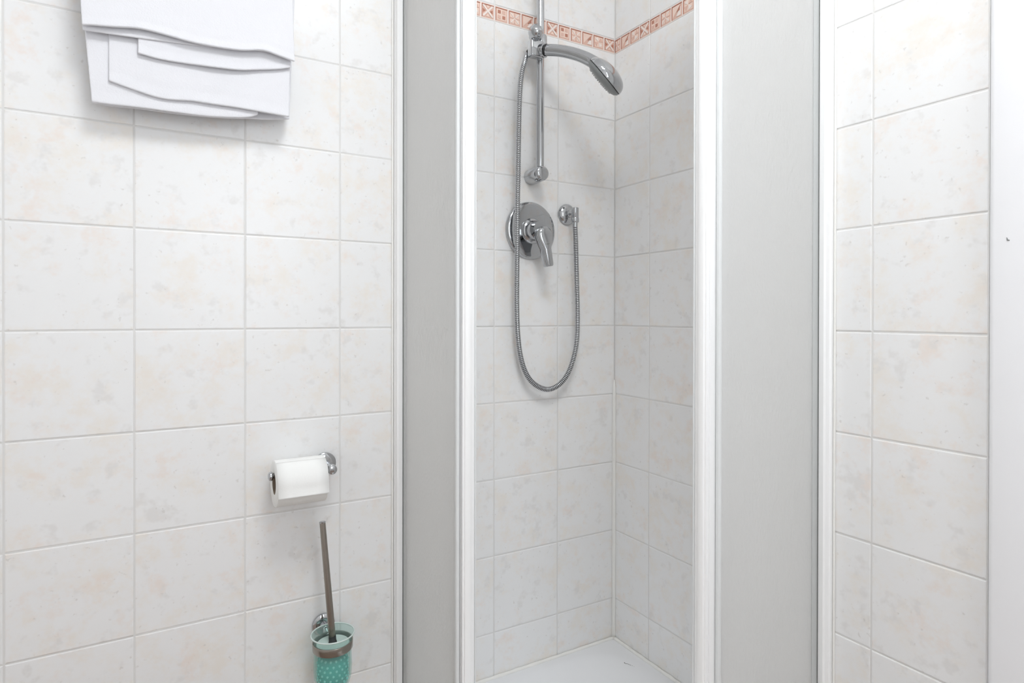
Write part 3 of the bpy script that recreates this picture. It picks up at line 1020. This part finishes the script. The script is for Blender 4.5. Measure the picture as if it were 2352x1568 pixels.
sheet('lower_fold', -0.0525, [(211, 235), (255, 241), (320, 248), (400, 258.5), (470, 266.5), (530, 270), (570, 270), (592, 264)],
      xl(156, 0, -0.0525), xl(592, 0, -0.0525), 0.001, 0.001, 5)
sheet('middle_fold', -0.0575, [(250, 187), (300, 205), (360, 225), (400, 231), (440, 233), (480, 239), (540, 248), (600, 259), (663, 270)],
      xl(249, 30, -0.0575), xl(674, 30, -0.0575), 0.003, 0.0012, 2)
sheet('upper_fold', -0.0640, [(317, 124), (370, 138), (430, 148), (500, 158), (550, 163), (600, 162), (640, 160.5), (667, 157)],
      xl(318, 30, -0.0640), xl(676, 30, -0.0640), 0.004, 0.001, 3, thick=0.0048)
sheet('front_lining', -0.0675, [(190, 70), (250, 79), (320, 89), (400, 99.5), (460, 107), (540, 112), (620, 122), (673, 135)],
      xl(162, 0, -0.0675), xl(670, 0, -0.0675), 0.002, 0.0006, 4, thick=0.004)
sheet('front_fold', -0.0745, [(189, 60), (215, 61), (260, 65), (320, 69), (375, 82), (440, 100), (500, 112), (555, 119), (602, 119), (640, 131), (676, 144)],
      xl(160, 0, -0.0745), xl(668, 0, -0.0745), 0.006, 0.001, 4)
V, Fc = [], []
nb, ns = 8, 14
for j_ in range(ns + 1):
    t = math.pi * j_ / ns
    for i_ in range(nb + 1):
        x = xl(160, 0, -0.06) + (xl(672, 0, -0.06) - xl(160, 0, -0.06)) * i_ / nb
        V.append((x, -0.0530 - 0.0215 * math.cos(t), RZ + 0.0125 * math.sin(t)))
for j_ in range(ns):
    for i_ in range(nb):
        a = j_ * (nb + 1) + i_
        Fc.append((a, a + 1, a + nb + 2, a + nb + 1))
o = mesh_obj('rail_fold', V, Fc, M['cloth'], towel, True)
so = o.modifiers.new('thickness', 'SOLIDIFY'); so.thickness = 0.004; so.offset = 1.0

# ------------------------------------------------------------------ toilet paper holder and roll
hb = atY(745.5, 1063, 0.0)
AY = -0.062
holder = thing('toilet_paper_holder', 'chrome toilet paper holder arm with round wall rosette', 'paper holder', (hb.x, 0, hb.z))
bm = bmesh.new()
lathe(bm, (hb.x, -0.0002, hb.z), (0, -1, 0), [(0, 0.0), (0, 0.0242), (0.002, 0.0248), (0.006, 0.0240), (0.0085, 0.0205), (0.0095, 0.0150), (0.0098, 0.0)], 40)
bm_obj('rosette', bm, M['chrome'], holder, True, 40)
bm = bmesh.new()
lathe(bm, (hb.x, -0.009, hb.z), (0, -1, 0), [(0, 0.0), (0, 0.0095), (0.010, 0.0088), (0.035, 0.0092), (0.045, 0.0104), (0.058, 0.0108), (0.0625, 0.0100), (0.0645, 0.007), (0.0648, 0.0)], 32)
bm_obj('post', bm, M['chrome'], holder, True, 40)
ex = atY(622, 1094, AY).x
bm = bmesh.new()
tube(bm, [Vector((hb.x, AY, hb.z)), Vector((ex, AY, hb.z))], 0.0052, 20)
bm_obj('arm', bm, M['chrome'], holder, True, 40)
bm = bmesh.new()
lathe(bm, (ex + 0.004, AY, hb.z), (-1, 0, 0), [(0, 0.0), (0, 0.0065), (0.0015, 0.0090), (0.004, 0.0098), (0.0075, 0.0088), (0.0095, 0.005), (0.0098, 0.0)], 28)
bm_obj('end_cap', bm, M['chrome'], holder, True, 40)

RX0, RX1 = atY(629, 1110, AY).x, atY(743, 1100, AY).x
CR, RRad = 0.0215, 0.0480
rzc = hb.z + 0.0052 - CR + 0.0002
rc = Vector((RX0, AY - 0.001, rzc))
roll = thing('toilet_paper_roll', 'white toilet paper roll with loose sheet hanging on the chrome arm', 'toilet paper', (RX0, AY, rzc - RRad))
bm = bmesh.new()
Lr = RX1 - RX0
lathe(bm, rc, (1, 0, 0), [(0.0, CR + 0.0008), (0.0, RRad - 0.0015), (0.0012, RRad), (Lr - 0.0012, RRad), (Lr, RRad - 0.0015), (Lr, CR + 0.0008), (0.0, CR + 0.0008)], 64)
bm_obj('paper_roll', bm, M['paper'], roll, True, 50)
bm = bmesh.new()
lathe(bm, rc, (1, 0, 0), [(0.0005, CR), (0.0005, CR + 0.0007), (Lr - 0.0005, CR + 0.0007), (Lr - 0.0005, CR), (0.0005, CR)], 48)
bm_obj('cardboard_core', bm, M['card'], roll, True, 50)
V, Fc = [], []
path2 = []
for k in range(15):
    t = math.radians(20 + 70 * k / 14)            # from near the top over the front
    path2.append((rc.y - (RRad + 0.0012) * math.sin(t), rc.z + (RRad + 0.0012) * math.cos(t)))
fz = atY(690, 1141, rc.y - RRad - 0.004).z
for k in range(1, 9):
    path2.append((rc.y - (RRad + 0.0012) - 0.0035 * (k / 8) ** 1.5, rc.z + (fz - rc.z) * k / 8))
for yy, zz in path2:
    for i_ in range(5):
        V.append((RX0 + 0.0005 + (Lr - 0.001) * i_ / 4, yy, zz))
for j_ in range(len(path2) - 1):
    for i_ in range(4):
        a = j_ * 5 + i_
        Fc.append((a, a + 1, a + 6, a + 5))
o = mesh_obj('loose_sheet', V, Fc, M['paper'], roll, True)
so = o.modifiers.new('thickness', 'SOLIDIFY'); so.thickness = 0.0008; so.offset = 0.0

# ------------------------------------------------------------------ toilet brush and its glass holder
bb = atY(742.5, 1432, 0.0)
KY = -0.076
rim = atY(764.5, 1452, KY)
KX, KZ = rim.x, rim.z                                  # centre of the glass rim
bh = thing('toilet_brush_holder', 'frosted glass brush cup in a chrome wall ring', 'brush holder', (bb.x, 0, bb.z))
bm = bmesh.new()
lathe(bm, (bb.x, -0.0002, bb.z), (0, -1, 0), [(0, 0.0), (0, 0.0248), (0.002, 0.0254), (0.006, 0.0245), (0.0085, 0.0205), (0.0095, 0.0150), (0.0098, 0.0)], 40)
bm_obj('rosette', bm, M['chrome'], bh, True, 40)
RGZ = KZ - 0.0245
bm = bmesh.new()
lathe(bm, (bb.x, -0.009, bb.z), (0, -1, 0), [(0, 0.0), (0, 0.0095), (0.016, 0.0088), (0.016, 0.0)], 24)
tube(bm, [Vector((bb.x, -0.020, bb.z)), Vector((bb.x + (KX - bb.x) * 0.5, -0.026, (bb.z + RGZ) / 2)), Vector((KX, -0.0345, RGZ))], [0.008, 0.0078, 0.006], 20)
bm_obj('bracket_arm', bm, M['chrome'], bh, True, 40)
bm = bmesh.new()
lathe(bm, (KX, KY, RGZ), (0, 0, 1), [(-0.0085, 0.0392), (-0.0085, 0.0412), (-0.0075, 0.0418), (0.0075, 0.0422), (0.0085, 0.0416), (0.0085, 0.0396), (-0.0085, 0.0392)], 64)
bm_obj('ring', bm, M['nickel'], bh, True, 40)
outer = [(0.0, 0.0450), (-0.002, 0.0455), (-0.006, 0.0440), (-0.011, 0.0405), (-0.018, 0.0390), (-0.044, 0.0388), (-0.070, 0.0400), (-0.092, 0.0388), (-0.108, 0.0345), (-0.118, 0.0270), (-0.122, 0.0150), (-0.123, 0.0)]
inner = [(-0.120, 0.0), (-0.119, 0.0130), (-0.1155, 0.0245), (-0.1065, 0.0315), (-0.091, 0.0356), (-0.070, 0.0368), (-0.044, 0.0356), (-0.024, 0.0358), (-0.014, 0.0372), (-0.006, 0.0408), (-0.001, 0.0430), (0.0, 0.0450)]
bm = bmesh.new()
lathe(bm, (KX, KY, KZ), (0, 0, 1), outer + inner, 64)
bmesh.ops.remove_doubles(bm, verts=bm.verts[:], dist=1e-6)
bm_obj('glass_cup', bm, M['glass'], bh, True, 50)
bm = bmesh.new()
lathe(bm, (KX, KY, KZ), (0, 0, 1), [(-0.0012 + 0.0016 * math.sin(t), 0.0447 + 0.0016 * math.cos(t)) for t in [2 * math.pi * k / 10 for k in range(11)]], 64)
bmesh.ops.remove_doubles(bm, verts=bm.verts[:], dist=1e-6)
bm_obj('rim_lip', bm, M['lip'], bh, True, 60)

brush = thing('toilet_brush', 'toilet brush with metal handle and teal bristles standing in the glass cup', 'toilet brush', (KX, KY, KZ - 0.117))
top = atY(740.5, 1197, KY + 0.028)
bot = atY(763.5, 1466, KY)
ad = (top - bot).normalized()
bm = bmesh.new()
Lh = (top - bot).length
lathe(bm, bot, ad, [(0.004, 0.0), (0.004, 0.0074), (Lh - 0.003, 0.0064), (Lh - 0.003, 0.0), ], 28)
bm_obj('handle', bm, M['nickel'], brush, True, 40)
bm = bmesh.new()
lathe(bm, bot, ad, [(Lh - 0.0032, 0.0), (Lh - 0.0032, 0.0068), (Lh - 0.001, 0.0070), (Lh, 0.0062), (Lh + 0.0003, 0.0)], 28)
bm_obj('end_cap', bm, M['chrome'], brush, True, 40)
bm = bmesh.new()
lathe(bm, bot, ad, [(-0.018, 0.0), (-0.018, 0.0085), (-0.006, 0.0088), (-0.004, 0.0078), (0.006, 0.0078), (0.006, 0.0)], 24)
bm_obj('ferrule', bm, M['black'], brush, True, 40)
bc = Vector((KX, KY, KZ))
bm = bmesh.new()
lathe(bm, bc, (0, 0, 1), [(-0.026, 0.0), (-0.026, 0.0335), (-0.023, 0.0345), (-0.0215, 0.0335), (-0.0212, 0.0)], 48)
bm_obj('splash_disc', bm, M['mint'], brush, True, 40)
bm = bmesh.new()
lathe(bm, bc, (0, 0, 1), [(-0.046, 0.0), (-0.046, 0.024), (-0.054, 0.0312), (-0.085, 0.0322), (-0.102, 0.0275), (-0.112, 0.0150), (-0.115, 0.0)], 40)
lathe(bm, bc, (0, 0, 1), [(-0.026, 0.0), (-0.026, 0.006), (-0.047, 0.006), (-0.047, 0.0)], 16)
head = bm_obj('brush_head', bm, M['teal'], brush, True, 50)
bm = bmesh.new()
for k in range(7):
    z = -0.050 - 0.0095 * k
    rad_ = 0.0312 if k else 0.0275
    if k == 6: rad_ = 0.0270
    for i_ in range(16):
        t = 2 * math.pi * (i_ + 0.5 * (k % 2)) / 16
        dirn = Vector((math.cos(t), math.sin(t), 0))
        lathe(bm, bc + Vector((0, 0, z)) + dirn * (rad_ - 0.001), dirn, [(0, 0.0026), (0.0028, 0.0022), (0.0034, 0.0)], 8)
bt = bm_obj('bristle_tufts', bm, M['palteal'], head, True, 50)
bt['kind'] = 'stuff'

# ------------------------------------------------------------------ ceiling lamp
lamp = thing('ceiling_lamp', 'round opal glass lamp on the bathroom ceiling', 'lamp', LAMP)
bm = bmesh.new()
lathe(bm, LAMP, (0, 0, -1), [(0, 0.0), (0, 0.29), (0.012, 0.29), (0.012, 0.0)], 48)
bm_obj('lamp_base', bm, M['alu'], lamp, True, 40)
bm = bmesh.new()
lathe(bm, LAMP - Vector((0, 0, 0.0125)), (0, 0, -1), [(0, 0.0), (0, 0.28), (0.03, 0.277), (0.055, 0.25), (0.072, 0.19), (0.080, 0.10), (0.082, 0.0)], 56)
bm_obj('lamp_shade', bm, M['opal'], lamp, True, 40)
